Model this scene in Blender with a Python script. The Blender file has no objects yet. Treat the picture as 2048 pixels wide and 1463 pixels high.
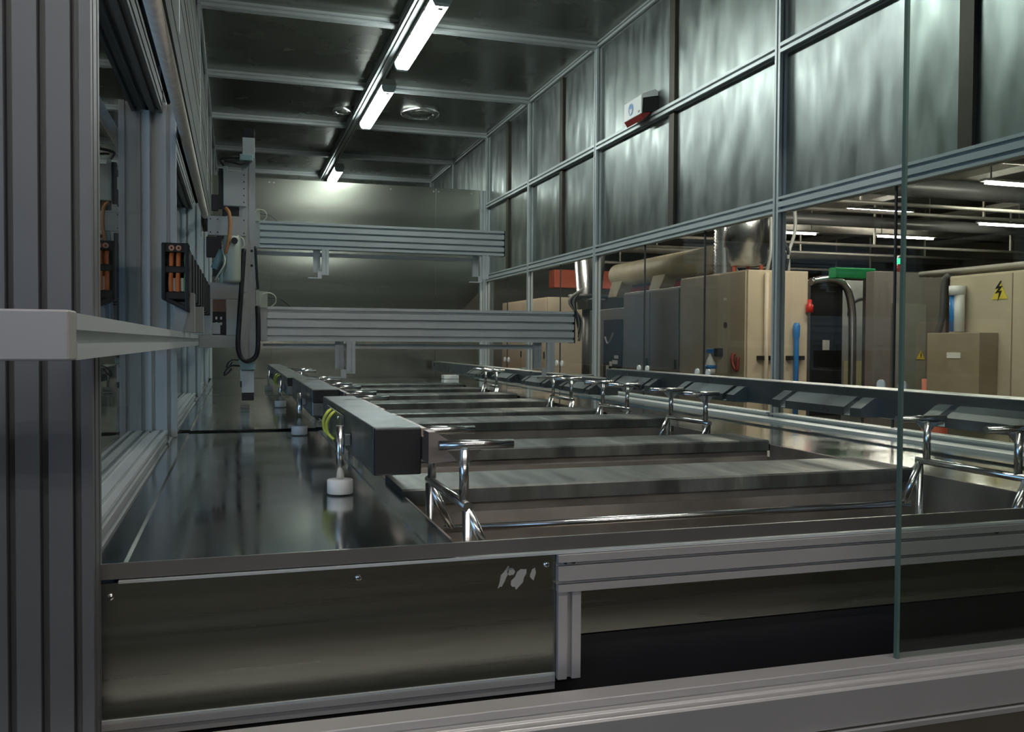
import bpy, math, random
from mathutils import Vector, Matrix

# ---------------------------------------------------------------- camera, world, light, exposure
SC = bpy.context.scene
COL = SC.collection
CAM_Z = 1.22
def make_camera():
    cd = bpy.data.cameras.new('camera')
    cd.sensor_fit = 'HORIZONTAL'
    cd.sensor_width = 36.0
    cd.lens = 36.0 * 1799.0 / 2048.0
    cd.clip_start = 0.05
    cd.clip_end = 100
    cam = bpy.data.objects.new('camera', cd)
    COL.objects.link(cam)
    yaw, pit, rol = (math.radians(a) for a in (17.14, -1.48, 0.35))
    f = Vector((math.sin(yaw)*math.cos(pit), math.cos(yaw)*math.cos(pit), math.sin(pit)))
    r = Vector((math.cos(yaw), -math.sin(yaw), 0))
    u = r.cross(f)
    r2 = math.cos(rol)*r + math.sin(rol)*u
    u2 = -math.sin(rol)*r + math.cos(rol)*u
    m = Matrix((r2, u2, -f)).transposed().to_4x4()
    m.translation = Vector((0, 0, CAM_Z))
    cam.matrix_world = m
    SC.camera = cam
make_camera()

world = bpy.data.worlds.new('world')
SC.world = world
world.use_nodes = True
world.node_tree.nodes['Background'].inputs[0].default_value = (0.30, 0.50, 0.85, 1)
world.node_tree.nodes['Background'].inputs[1].default_value = 0.6

SC.view_settings.view_transform = 'Standard'
SC.view_settings.look = 'None'
SC.view_settings.gamma = 1.0
SC.view_settings.use_curve_mapping = False
SC.view_settings.exposure = 0.18
cy = SC.cycles
cy.max_bounces = 10
cy.diffuse_bounces = 4
cy.glossy_bounces = 6
cy.transparent_max_bounces = 16
cy.caustics_reflective = True
cy.caustics_refractive = False
cy.sample_clamp_indirect = 4.0
cy.blur_glossy = 0.6

def area_light(name, loc, rot, sx, sy, power, color):
    d = bpy.data.lights.new(name, 'AREA')
    d.shape = 'RECTANGLE'; d.size = sx; d.size_y = sy
    d.energy = power; d.color = color
    o = bpy.data.objects.new(name, d)
    COL.objects.link(o)
    o.location = loc; o.rotation_euler = rot
    return o
# blue fill lights added at two assumed, unseen windows in the hall's side wall
for wy in (-2.0, 0.3):
    area_light('window_daylight', (-3.53, wy, 1.7), (0, -math.pi/2, 0), 1.8, 2.0, 34, (0.34, 0.60, 1.0))

TUBE = 35.0      # emission of the fluorescent diffusers inside the cell
HALL = 120.0       # emission of the tubes of the hall

# ---------------------------------------------------------------- materials
MATS = {}
def _new(name):
    m = bpy.data.materials.new(name); m.use_nodes = True
    nt = m.node_tree
    return m, nt, nt.nodes['Principled BSDF']
def _coords(nt, scale):
    tc = nt.nodes.new('ShaderNodeTexCoord')
    mp = nt.nodes.new('ShaderNodeMapping')
    mp.inputs['Scale'].default_value = scale
    nt.links.new(tc.outputs['Object'], mp.inputs['Vector'])
    return mp.outputs['Vector']
def _noise(nt, vec, scale, detail=3, rough=0.5):
    n = nt.nodes.new('ShaderNodeTexNoise')
    n.inputs['Scale'].default_value = scale
    n.inputs['Detail'].default_value = detail
    n.inputs['Roughness'].default_value = rough
    nt.links.new(vec, n.inputs['Vector'])
    return n.outputs['Fac']
def _ramp(nt, fac, stops):
    r = nt.nodes.new('ShaderNodeValToRGB')
    e = r.color_ramp.elements
    while len(e) < len(stops): e.new(0.5)
    for el, (p, c) in zip(e, stops):
        el.position = p
        el.color = (c[0], c[1], c[2], 1) if isinstance(c, (tuple, list)) else (c, c, c, 1)
    nt.links.new(fac, r.inputs['Fac'])
    return r.outputs['Color']
def mat(name, color, rough=0.5, metal=0.0, var=0.08, vscale=6.0, stretch=(1, 1, 1), bump=0.0,
        bscale=20.0, rvar=0.0, stops=None, emit=None, spec=None):
    """procedural surface: colour varied by noise, optional bump and roughness variation"""
    if name in MATS: return MATS[name]
    m, nt, b = _new(name)
    v = _coords(nt, stretch)
    if stops:
        col = _ramp(nt, _noise(nt, v, vscale, 5, 0.6), stops)
    else:
        lo = tuple(c*(1-var) for c in color); hi = tuple(min(1, c*(1+var)) for c in color)
        col = _ramp(nt, _noise(nt, v, vscale, 3), [(0.35, lo), (0.65, hi)])
    nt.links.new(col, b.inputs['Base Color'])
    b.inputs['Roughness'].default_value = rough
    b.inputs['Metallic'].default_value = metal
    if spec is not None: b.inputs['Specular IOR Level'].default_value = spec
    if rvar:
        r = _ramp(nt, _noise(nt, v, vscale*1.7, 4), [(0.35, max(0.0, rough-rvar)), (0.7, min(1, rough+rvar))])
        nt.links.new(r, b.inputs['Roughness'])
    if bump:
        bn = nt.nodes.new('ShaderNodeBump')
        bn.inputs['Strength'].default_value = 1.0
        bn.inputs['Distance'].default_value = bump
        nt.links.new(_noise(nt, v, bscale, 0.5), bn.inputs['Height'])
        nt.links.new(bn.outputs['Normal'], b.inputs['Normal'])
    if emit:
        b.inputs['Emission Color'].default_value = (*emit[0], 1)
        b.inputs['Emission Strength'].default_value = emit[1]
    MATS[name] = m
    return m
def glass(name, tint, refl=0.04):
    if name in MATS: return MATS[name]
    m = bpy.data.materials.new(name); m.use_nodes = True
    nt = m.node_tree
    nt.nodes.remove(nt.nodes['Principled BSDF'])
    out = nt.nodes['Material Output']
    tr = nt.nodes.new('ShaderNodeBsdfTransparent'); tr.inputs[0].default_value = (*tint, 1)
    gl = nt.nodes.new('ShaderNodeBsdfGlossy'); gl.inputs['Roughness'].default_value = 0.0
    lwt = nt.nodes.new('ShaderNodeLayerWeight'); lwt.inputs['Blend'].default_value = 0.5
    pw = nt.nodes.new('ShaderNodeMath'); pw.operation = 'POWER'; pw.inputs[1].default_value = 5.0
    nt.links.new(lwt.outputs['Facing'], pw.inputs[0])
    fr = nt.nodes.new('ShaderNodeMath'); fr.operation = 'MULTIPLY_ADD'
    fr.inputs[1].default_value = 0.92; fr.inputs[2].default_value = refl
    nt.links.new(pw.outputs[0], fr.inputs[0])
    mx = nt.nodes.new('ShaderNodeMixShader')
    nt.links.new(fr.outputs[0], mx.inputs[0])
    nt.links.new(tr.outputs[0], mx.inputs[1]); nt.links.new(gl.outputs[0], mx.inputs[2])
    nt.links.new(mx.outputs[0], out.inputs['Surface'])
    MATS[name] = m
    return m

ALU = mat('anodised_aluminium', (0.52, 0.56, 0.56), 0.42, 0.45, 0.05, 3, (1, 1, 1), 0.0)
ALU_SLOT = mat('slot_dark', (0.055, 0.06, 0.06), 0.6, 0.3)
SHEET = mat('swirled_sheet_steel', (0.28, 0.31, 0.30), 0.37, 1.0, 0.16, 2.2, (2, 3.8, 1.4), 0.009, 2.2, 0.06)
CEIL = mat('ceiling_sheet_steel', (0.30, 0.31, 0.28), 0.27, 1.0, 0.06, 1.5, (1, 1, 1), 0.003, 0.7, 0.03)
BACKST = mat('back_sheet_steel', (0.33, 0.34, 0.29), 0.25, 1.0, 0.05, 1.2, (0.12, 1, 2.4), 0.026, 1.0, 0.03)
DECK = mat('deck_steel', (0.46, 0.49, 0.49), 0.13, 1.0, 0.06, 3.0, (1, 1, 1), 0.0006, 6.0, 0.05)
SPLASH = mat('brushed_splash_steel', (0.26, 0.265, 0.23), 0.30, 1.0, 0.10, 4.0, (0.10, 1, 6), 0.012, 1.6, 0.06)
DIVID = mat('stained_steel', (0.3, 0.3, 0.3), 0.5, 0.85, stretch=(9, 1.5, 3), vscale=1.3, rvar=0.15,
            stops=[(0.25, (0.08, 0.085, 0.08)), (0.5, (0.16, 0.17, 0.16)), (0.68, (0.22, 0.23, 0.21)), (0.80, (0.46, 0.46, 0.42))])
TANKIN = mat('tank_wall_steel', (0.33, 0.30, 0.27), 0.5, 0.8, 0.25, 5.0, (1, 1, 1), 0.0, 1, 0.1)
CHROME = mat('polished_tube', (0.78, 0.78, 0.76), 0.22, 1.0, 0.04)
BEAMST = mat('beam_steel', (0.19, 0.215, 0.22), 0.35, 0.9, 0.12, 4.0, (1, 1, 1), 0.0, 1, 0.08)
GUSSET = mat('gusset_steel', (0.42, 0.37, 0.35), 0.4, 0.9)
BLACK = mat('black_plastic', (0.008, 0.008, 0.010), 0.5, 0.0)
HOSE = mat('black_hose', (0.010, 0.010, 0.012), 0.45, 0.0, 0.1, 80, (1, 1, 1), 0.002, 160)
WHITEP = mat('white_plastic', (0.72, 0.74, 0.73), 0.4, 0.0)
MASTP = mat('grey_painted_metal', (0.36, 0.38, 0.37), 0.45, 0.35, 0.05)
MOTORP = mat('pale_motor_housing', (0.52, 0.56, 0.56), 0.4, 0.3, 0.05)
MOTORG = mat('greenish_motor_paint', (0.42, 0.46, 0.38), 0.5, 0.1, 0.05)
TEAL = mat('teal_connector', (0.24, 0.36, 0.36), 0.5, 0.0)
ORANGE = mat('orange_cable', (0.75, 0.20, 0.05), 0.5, 0.0)
DORANGE = mat('faded_orange_cable', (0.45, 0.20, 0.07), 0.5, 0.0)
GREENC = mat('green_cable', (0.18, 0.45, 0.10), 0.5, 0.0)
YELGRN = mat('earth_wire_sheath', (0.42, 0.50, 0.08), 0.5, 0.0)
PALEC = mat('pale_cable', (0.62, 0.64, 0.50), 0.5, 0.0)
PIPEM = mat('pale_fabric_pipe', (0.62, 0.58, 0.52), 0.75, 0.0, 0.10, 60)
DARKM = mat('dark_backing', (0.03, 0.032, 0.035), 0.7, 0.1)
STRIPB = mat('brown_joint_strip', (0.07, 0.06, 0.045), 0.5, 0.6)
FIXT = mat('fixture_housing', (0.42, 0.43, 0.41), 0.5, 0.1)
FIXCAP = mat('fixture_end_cap', (0.55, 0.68, 0.70), 0.35, 0.0)
DIFF = mat('lit_diffuser', (0.9, 0.95, 0.92), 0.4, 0.0, emit=((0.90, 1.0, 0.96), TUBE))
HALLT = mat('lit_hall_tube', (0.9, 0.88, 0.84), 0.4, 0.0, emit=((1.0, 0.90, 0.78), HALL))
FRONT_FILL = mat('lit_front_tube', (0.88, 0.9, 0.9), 0.4, 0.0, emit=((1.0, 0.93, 0.87), HALL*1.05))  # glow of the fill lamp added over the front sill
BEHIND_FILL = mat('dim_front_tube', (0.88, 0.9, 0.9), 0.4, 0.0, emit=((1.0, 0.95, 0.90), HALL*0.36))  # glow of the fill lamps added behind the camera
CREAM = mat('cream_cabinet_paint', (0.60, 0.52, 0.38), 0.45, 0.0, 0.05, 3)
CREAMD = mat('beige_cabinet_paint', (0.46, 0.39, 0.28), 0.4, 0.0, 0.06, 3)
GREYC = mat('grey_cabinet_paint', (0.22, 0.20, 0.18), 0.45, 0.1, 0.06, 3)
DGREYC = mat('dark_machine_paint', (0.10, 0.10, 0.10), 0.4, 0.2, 0.08)
RED = mat('red_orange_paint', (0.62, 0.11, 0.05), 0.5, 0.0)
BLUE = mat('blue_plastic', (0.03, 0.20, 0.55), 0.35, 0.0)
REDP = mat('red_plastic', (0.55, 0.03, 0.02), 0.35, 0.0)
DRED = mat('smoked_red_plastic', (0.22, 0.03, 0.025), 0.3, 0.0)
YELLOW = mat('yellow_sign', (0.70, 0.58, 0.08), 0.5, 0.0)
GREENL = mat('green_lamp', (0.03, 0.5, 0.15), 0.4, 0.0, emit=((0.05, 0.9, 0.35), 1.5))
GREENB = mat('green_beam_paint', (0.02, 0.36, 0.12), 0.5, 0.0)
DUCTM = mat('beige_duct', (0.42, 0.38, 0.27), 0.55, 0.0, 0.08)
FOIL = mat('foil_duct', (0.62, 0.64, 0.65), 0.25, 1.0, 0.08, 20)
CONC = mat('hall_floor', (0.075, 0.065, 0.045), 0.6, 0.0, 0.15, 2)
HWALL = mat('hall_wall', (0.16, 0.15, 0.13), 0.85, 0.0, 0.1, 1)
HCEIL = mat('hall_ceiling', (0.11, 0.10, 0.09), 0.9, 0.0, 0.15, 1)
PIPES = mat('hall_pipe', (0.42, 0.40, 0.36), 0.5, 0.5, 0.1)
PAPER = mat('white_label', (0.75, 0.74, 0.70), 0.6, 0.0)
POSTALU_SHADE = mat('post_aluminium', (0.13, 0.135, 0.14), 0.5, 0.4, 0.05, 3)  # same aluminium darkened: the post's shade is put into its colour
FRONTALU = mat('front_frame_aluminium', (0.47, 0.46, 0.45), 0.45, 0.6, 0.05, 3)
HEADER = mat('header_paint', (0.10, 0.105, 0.10), 0.7, 0.0, spec=0.05)
SEALR = mat('frame_grey', (0.14, 0.145, 0.14), 0.6, 0.0, spec=0.1)
GLASS = glass('clear_pane', (0.93, 0.96, 0.94))
GLASSF = glass('front_pane', (0.90, 0.93, 0.91))
GEDGE = mat('green_glass_edge', (0.07, 0.115, 0.095), 0.25, 0.0, 0.05)

# ---------------------------------------------------------------- mesh helpers
BASE = {}      # object -> world position of its thing's base
class MB:
    def __init__(s): s.v = []; s.f = []; s.sm = []
    def add(s, vs, fs, smooth=False):
        o = len(s.v); s.v += [tuple(p) for p in vs]
        s.f += [tuple(i+o for i in f) for f in fs]; s.sm += [smooth]*len(fs)
        return s
    def box(s, x0, x1, y0, y1, z0, z1):
        if x0 > x1: x0, x1 = x1, x0
        if y0 > y1: y0, y1 = y1, y0
        if z0 > z1: z0, z1 = z1, z0
        v = [(x, y, z) for z in (z0, z1) for y in (y0, y1) for x in (x0, x1)]
        return s.add(v, [(0, 2, 3, 1), (4, 5, 7, 6), (0, 1, 5, 4), (2, 6, 7, 3), (0, 4, 6, 2), (1, 3, 7, 5)])
    def prism(s, poly, axis, a0, a1):
        """poly: ccw 2-D outline; axis 'x': (y,z), 'y': (x,z), 'z': (x,y)"""
        n = len(poly)
        def P(p, a):
            return {'x': (a, p[0], p[1]), 'y': (p[0], a, p[1]), 'z': (p[0], p[1], a)}[axis]
        v = [P(p, a0) for p in poly] + [P(p, a1) for p in poly]
        fs = [tuple(range(n)), tuple(range(2*n-1, n-1, -1))]
        for i in range(n):
            j = (i+1) % n
            fs.append((i, i+n, j+n, j))
        return s.add(v, fs)
    def cyl(s, p0, p1, r0, r1=None, n=20, smooth=True):
        p0, p1 = Vector(p0), Vector(p1); r1 = r0 if r1 is None else r1
        d = (p1-p0).normalized()
        a = d.orthogonal().normalized(); b = d.cross(a)
        v = []
        for p, r in ((p0, r0), (p1, r1)):
            v += [tuple(p + r*(math.cos(2*math.pi*i/n)*a + math.sin(2*math.pi*i/n)*b)) for i in range(n)]
        s.add(v, [(i, (i+1) % n, n+(i+1) % n, n+i) for i in range(n)], smooth)
        o = len(s.v)-2*n
        s.f += [tuple(o+i for i in range(n-1, -1, -1)), tuple(o+n+i for i in range(n))]; s.sm += [False, False]
        return s
    def tube(s, pts, r, n=10):
        pts = [Vector(p) for p in pts]
        m = len(pts); o = len(s.v); prev = None
        for i, p in enumerate(pts):
            d = (pts[min(i+1, m-1)] - pts[max(i-1, 0)]).normalized()
            a = d.orthogonal().normalized() if prev is None else (prev - prev.dot(d)*d).normalized()
            prev = a; b = d.cross(a)
            s.v += [tuple(p + r*(math.cos(2*math.pi*k/n)*a + math.sin(2*math.pi*k/n)*b)) for k in range(n)]
        for i in range(m-1):
            for k in range(n):
                s.f.append((o+i*n+k, o+i*n+(k+1) % n, o+(i+1)*n+(k+1) % n, o+(i+1)*n+k)); s.sm.append(True)
        s.f += [tuple(o+k for k in range(n-1, -1, -1)), tuple(o+(m-1)*n+k for k in range(n))]; s.sm += [False, False]
        return s
    def lathe(s, prof, c, axis='z', n=32):
        """prof: list of (radius, height along axis)"""
        o = len(s.v)
        for r, h in prof:
            for k in range(n):
                a = 2*math.pi*k/n; x, y = r*math.cos(a), r*math.sin(a)
                q = {'z': (x, y, h), 'x': (h, x, y), 'y': (y, h, x)}[axis]
                s.v.append((c[0]+q[0], c[1]+q[1], c[2]+q[2]))
        for i in range(len(prof)-1):
            for k in range(n):
                s.f.append((o+i*n+k, o+i*n+(k+1) % n, o+(i+1)*n+(k+1) % n, o+(i+1)*n+k)); s.sm.append(True)
        return s
    def profile(s, axis, a0, a1, u0, u1, w0, w1, pitch=0.04, slot=0.0115, depth=0.022):
        """slotted aluminium extrusion along axis; u, w = extents on the two other axes (in x,y,z order)"""
        def side(L):
            n = max(1, int(round(L/pitch)))
            return [L*(i+0.5)/n for i in range(n)]
        W, H = u1-u0, w1-w0
        dp = min(depth, 0.42*min(W, H))
        pts = []
        def run(L, f):
            pts.append(f(0, 0))
            for c in side(L):
                for t, d in ((c-slot/2, 0), (c-slot/2, dp), (c+slot/2, dp), (c+slot/2, 0)):
                    pts.append(f(t, d))
        run(W, lambda t, d: (u0+t, w0+d))
        run(H, lambda t, d: (u1-d, w0+t))
        run(W, lambda t, d: (u1-t, w1-d))
        run(H, lambda t, d: (u0+d, w1-t))
        return s.prism(pts, axis, a0, a1)
    def build(s, name, m, parent=None, bevel=0.0, seg=2):
        me = bpy.data.meshes.new(name)
        b = BASE.get(parent.name, Vector((0, 0, 0))) if parent else Vector((0, 0, 0))
        me.from_pydata([(x-b[0], y-b[1], z-b[2]) for x, y, z in s.v], [], s.f)
        me.polygons.foreach_set('use_smooth', s.sm)
        import bmesh
        bm = bmesh.new(); bm.from_mesh(me)
        bmesh.ops.recalc_face_normals(bm, faces=bm.faces); bm.to_mesh(me); bm.free()
        me.materials.append(m)
        o = bpy.data.objects.new(name, me); COL.objects.link(o)
        if parent:
            o.parent = parent; BASE[o.name] = b
        if bevel:
            md = o.modifiers.new('edge', 'BEVEL'); md.width = bevel; md.segments = seg
            md.limit_method = 'ANGLE'; md.angle_limit = math.radians(50)
        return o
def Bx(*a): return MB().box(*a)
def tag(o, label, cat, group=None, kind=None):
    o['label'] = label; o['category'] = cat
    if group: o['group'] = group
    if kind: o['kind'] = kind
    return o
def thing(name, label, cat, loc, group=None):
    o = bpy.data.objects.new(name, None); COL.objects.link(o)
    o.empty_display_size = 0.1
    o.location = loc; BASE[o.name] = Vector(loc)
    return tag(o, label, cat, group)
def struct(o):
    o['kind'] = 'structure'
    return o
def dup(root, loc, label=None):
    r = root.copy(); COL.objects.link(r); r.location = loc
    if label: r['label'] = label
    for ch in list(root.children):
        c = ch.copy(); COL.objects.link(c); c.parent = r
        for g in ch.children:
            d = g.copy(); COL.objects.link(d); d.parent = c
    return r
def arc(c, r, a0, a1, n, plane='xz'):
    out = []
    for i in range(n+1):
        a = math.radians(a0 + (a1-a0)*i/n)
        p, q = r*math.cos(a), r*math.sin(a)
        out.append({'xz': (c[0]+p, c[1], c[2]+q), 'yz': (c[0], c[1]+p, c[2]+q), 'xy': (c[0]+p, c[1]+q, c[2])}[plane])
    return out
def spline(pts, k=6):
    """Catmull-Rom through points"""
    P = [Vector(p) for p in pts]; P = [2*P[0]-P[1]] + P + [2*P[-1]-P[-2]]
    out = []
    for i in range(1, len(P)-2):
        for j in range(k):
            t = j/k
            out.append(0.5*((2*P[i]) + (-P[i-1]+P[i+1])*t + (2*P[i-1]-5*P[i]+4*P[i+1]-P[i+2])*t*t + (-P[i-1]+3*P[i]-3*P[i+1]+P[i+2])*t**3))
    out.append(P[-2])
    return out
ORD = ['first', 'second', 'third', 'fourth', 'fifth', 'sixth', 'seventh', 'eighth', 'ninth']

# ---------------------------------------------------------------- the hall around the cell
XL, XR, YF, YB, HZ = -3.5, 14.0, -4.0, 18.0, 3.55
struct(Bx(XL, XR, YF, YB, -0.1, 0).build('floor', CONC))
struct(Bx(XL, XR, YF, YB, HZ, HZ+0.1).build('ceiling', HCEIL))
struct(Bx(XR, XR+0.1, YF, YB, 0, HZ).build('wall_right', HWALL))
struct(Bx(XL, XR, YB, YB+0.1, 0, HZ).build('wall_back', HWALL))
struct(Bx(XL, XR, YF-0.1, YF, 0, HZ).build('wall_front', mat('dark_hall_wall', (0.05, 0.048, 0.042), 0.85)))
wl = MB()
wl.box(XL-0.1, XL, YF, YB, 0, 0.8).box(XL-0.1, XL, YF, YB, 2.6, HZ)
for a, b in ((YF, -3.0), (-1.0, -0.7), (1.3, YB)): wl.box(XL-0.1, XL, a, b, 0.8, 2.6)  # wall openings made for the assumed, unseen windows
struct(wl.build('wall_left', HWALL))
for i, (a, b) in enumerate(((-3.0, -1.0), (-0.7, 1.3))):
    w = struct(Bx(XL-0.055, XL-0.045, a, b, 0.8, 2.6).build('window_%d' % (i+1), GLASS))  # assumed unseen window, added for the blue fill light to pass through
    fr = MB()
    for y in (a+0.02, (a+b)/2, b-0.02): fr.box(XL-0.08, XL-0.02, y-0.02, y+0.02, 0.8, 2.6)
    fr.box(XL-0.08, XL-0.02, a, b, 0.8, 0.84).box(XL-0.08, XL-0.02, a, b, 2.56, 2.6)
    fr.build('window_frame', ALU, w)

# ---------------------------------------------------------------- the cell: sheet-metal wall on the window side
WX = 2.23           # inner face of the frame
PY = [1.36, 3.39, 5.44, 6.83, 8.10, 9.43, 10.58]
CEILZ = 3.12
def panels(z0, z1, ys):
    m = MB()
    for a, b in zip(ys[:-1], ys[1:]): m.box(WX+0.038, WX+0.042, a, b, z0, z1)
    return m
cw = struct(panels(1.85, CEILZ+0.03, PY).build('wall_cell_side', SHEET))
for y in PY[1:]:
    MB().profile('z', 0.90 if y < 9 else 1.85, CEILZ, WX, WX+0.04, y-0.02, y+0.02).build('post', ALU, cw)
for a, b in zip(PY[:-1], PY[1:]):
    a, b = a+0.02, b-0.02
    MB().profile('y', a, b, WX, WX+0.04, 2.466, 2.508).build('middle_rail', ALU, cw)
    MB().profile('y', a, b, WX, WX+0.045, 1.785, 1.852, pitch=0.033).build('window_head_rail', ALU, cw)
    MB().profile('y', a, b, WX, WX+0.04, CEILZ, CEILZ+0.04).build('top_rail', ALU, cw)
for y in (2.36, 4.41, 6.13, 7.47):
    m = Bx(WX+0.02, WX+0.037, y-0.03, y+0.03, 1.853, 2.465); m.box(WX+0.02, WX+0.037, y-0.03, y+0.03, 2.509, CEILZ)
    m.build('joint_strip', STRIPB, cw)
# windows of the cell
JO = [[2.0, 2.67], [4.03, 4.72], [6.12], [7.44]]
for i in range(4):
    a, b = PY[i]+0.021, PY[i+1]-0.021
    m = MB(); ys = [a] + JO[i] + [b]
    for p, q in zip(ys[:-1], ys[1:]): m.box(WX+0.018, WX+0.023, p+0.002, q-0.002, 0.925, 1.785)
    w = struct(m.build('window_%d' % (i+3), GLASS))
    for j in JO[i]:
        Bx(WX+0.017, WX+0.024, j-0.004, j+0.004, 0.925, 1.785).build('joint_seal', DARKM, w)
        for s in (-1, 1):
            MB().cyl((WX+0.010, j+s*0.055, 1.075), (WX+0.0175, j+s*0.055, 1.075), 0.020, n=20).build('glass_clip', WHITEP, w)
    MB().profile('y', a, b, WX-0.02, WX+0.03, 0.899, 0.925, pitch=0.05).build('sill_profile', ALU, w)

# ---------------------------------------------------------------- the cell: ceiling
cl = MB()
for a, b in zip([0.9]+PY[:-1], PY): cl.box(-0.40, WX+0.04, a+0.001, b-0.001, CEILZ+0.034, CEILZ+0.038)
cl = struct(cl.build('ceiling_cell', CEIL))
for y in PY:
    for x0, x1 in ((-0.18, 0.945), (1.025, WX)):
        MB().profile('x', x0, x1, y-0.028, y+0.028, CEILZ-0.008, CEILZ+0.034, pitch=0.028).build('cross_beam', ALU, cl)
MB().profile('y', 0.9, 10.58, 0.945, 1.025, CEILZ-0.03, CEILZ+0.034, pitch=0.04).build('ridge_beam', ALU, cl)
# cover strips over the sheet joints of the second bay from the end
def vent(x, y, r, label):
    t = thing('ceiling_vent', label, 'vent', (x, y, CEILZ+0.03))
    MB().lathe([(r, 0.004+CEILZ+0.03-CEILZ-0.03), (r, -0.014), (r*0.93, -0.030), (r*0.80, -0.034), (r*0.74, -0.026), (r*0.72, 0.004)],
               (x, y, CEILZ+0.03), n=48).build('rim', CHROME, t)
    MB().lathe([(r*0.62, 0.003), (r*0.62, -0.020), (r*0.5, -0.034), (0.001, -0.038)], (x, y, CEILZ+0.03), n=48).build('disc', CEIL, t)
vent(1.49, 7.50, 0.165, 'large round steel air vent in the ceiling on the window side of the lights')
vent(0.86, 7.60, 0.085, 'small round steel air vent in the ceiling beside the middle light')
# fluorescent fixtures under the ridge beam
def fixture(y0, y1, label):
    x = 1.055
    z1 = CEILZ-0.031
    t = thing('ceiling_light', label, 'light', (x, y0, z1), 'fluorescent lights along the ridge beam')
    MB().prism([(x-0.052, z1-0.040), (x+0.052, z1-0.040), (x+0.045, z1), (x-0.045, z1)], 'y', y0, y1).build('housing', FIXT, t)
    MB().prism([(x-0.036, z1-0.085), (x+0.036, z1-0.085), (x+0.050, z1-0.058), (x+0.050, z1-0.040), (x-0.050, z1-0.040), (x-0.050, z1-0.058)],
               'y', y0+0.035, y1-0.035).build('diffuser', DIFF, t, 0.008)
    for a, b in ((y0-0.012, y0+0.034), (y1-0.034, y1+0.012)):
        MB().prism([(x-0.037, z1-0.086), (x+0.037, z1-0.086), (x+0.051, z1-0.058), (x+0.051, z1-0.041), (x-0.051, z1-0.041), (x-0.051, z1-0.058)],
                   'y', a, b).build('end_cap', FIXCAP, t, 0.006)
    for k in range(3):
        yy = y0+0.2+k*(y1-y0-0.4)/2
        for s in (-1, 1): Bx(x+s*0.051, x+s*0.056, yy-0.015, yy+0.015, z1-0.06, z1-0.03).build('clip', CHROME, t)
    Bx(x-0.012, x+0.012, y0+0.05, y0+0.075, z1-0.089, z1-0.084).build('latch', BLACK, t)
fixture(2.97, 4.20, 'lit fluorescent light under the ridge beam, above the first tanks')  # out of view, assumed from a bright streak on the sheet wall
fixture(4.70, 5.93, 'lit fluorescent light under the ridge beam, cut off by the top of the view')
fixture(6.43, 7.65, 'lit fluorescent light under the ridge beam beside the small round vent')
fixture(9.60, 10.42, 'lit fluorescent light under the ridge beam, partly behind the top of the back wall')

# ---------------------------------------------------------------- the cell: back wall and end wall
BY = 8.13
bw = MB()
for a, b in ((-0.33, 0.307), (0.309, 1.766), (1.768, 2.20)):
    bw.box(a, b, BY, BY+0.004, 0.60, 2.635)
bw = struct(bw.build('wall_cell_back', BACKST))
for x in (-0.1, 0.29, 0.33, 0.75, 1.35, 1.745, 1.79, 2.1):
    MB().cyl((x, BY-0.004, 2.60), (x, BY+0.001, 2.60), 0.008, n=10).build('rivet', CHROME, bw)
MB().profile('z', 0.9, 2.63, 2.185, 2.229, BY-0.03, BY+0.0).build('corner_post', ALU, bw)
struct(Bx(-0.40, WX+0.04, 10.60, 10.61, 0, CEILZ+0.04).build('wall_cell_end', CEIL))

# ---------------------------------------------------------------- the cell: glazed wall on the robot side
GX = -0.275
lw = MB()
# transom panels with slot windows left open, and the header boards
lw.box(GX-0.004, GX+0.004, 1.36, 10.58, 2.05, 2.10).box(GX-0.004, GX+0.004, 1.36, 10.58, 2.28, 3.15)
for a, b in ((1.36, 3.0), (3.75, 4.15), (4.85, 10.58)): lw.box(GX-0.004, GX+0.004, a, b, 2.10, 2.28)
lw = struct(lw.build('wall_cell_robot_side', HEADER))
LPY = [3.20, 5.44, 6.83, 8.10]
for y in LPY:
    MB().profile('z', 0.90, 2.00, GX-0.005, -0.1845, y-0.02, y+0.02, pitch=0.05).build('post', ALU, lw)
for y in PY[1:]:
    MB().profile('z', 2.30, CEILZ, -0.224, -0.183, y-0.02, y+0.02, pitch=0.05).build('upper_post', ALU, lw)
for a, b in zip([1.36]+[y+0.021 for y in LPY[:-1]], [y-0.021 for y in LPY]):
    MB().profile('y', a, b, GX-0.01, GX+0.05, 1.965, 2.05, pitch=0.04).build('window_head_rail', SEALR, lw)
    MB().profile('y', a, b, GX-0.005, -0.212, 0.865, 0.925, pitch=0.033).build('sill_rail', ALU, lw)
MB().profile('y', 1.36, 8.0, -0.222, -0.184, 2.17, 2.53, pitch=0.18, slot=0.012).build('header_board', HEADER, lw)
MB().profile('y', 1.36, 8.0, -0.222, -0.184, 2.55, 2.90, pitch=0.12, slot=0.012).build('upper_header_board', HEADER, lw)
MB().profile('y', 1.36, 10.58, -0.222, -0.182, CEILZ, CEILZ+0.04).build('top_rail', ALU, lw)
k = 7
for (a, b) in ((1.38, 3.18), (3.22, 5.42), (5.46, 6.81), (6.85, 8.08)):
    w = struct(Bx(GX-0.003, GX+0.003, a, b, 0.925, 1.19).build('window_%d' % k, GLASS)); k += 1
    w = struct(Bx(GX-0.003, GX+0.003, a, b, 1.255, 1.965).build('window_%d' % k, GLASS)); k += 1
    Bx(GX-0.01, GX+0.01, a, b, 1.19, 1.255).build('transom_bar', ALU, w)
    f = MB()
    for y in (a+0.015, b-0.015): f.box(GX-0.012, GX+0.012, y-0.015, y+0.015, 1.255, 1.965)
    f.build('window_frame', ALU, w)
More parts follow.
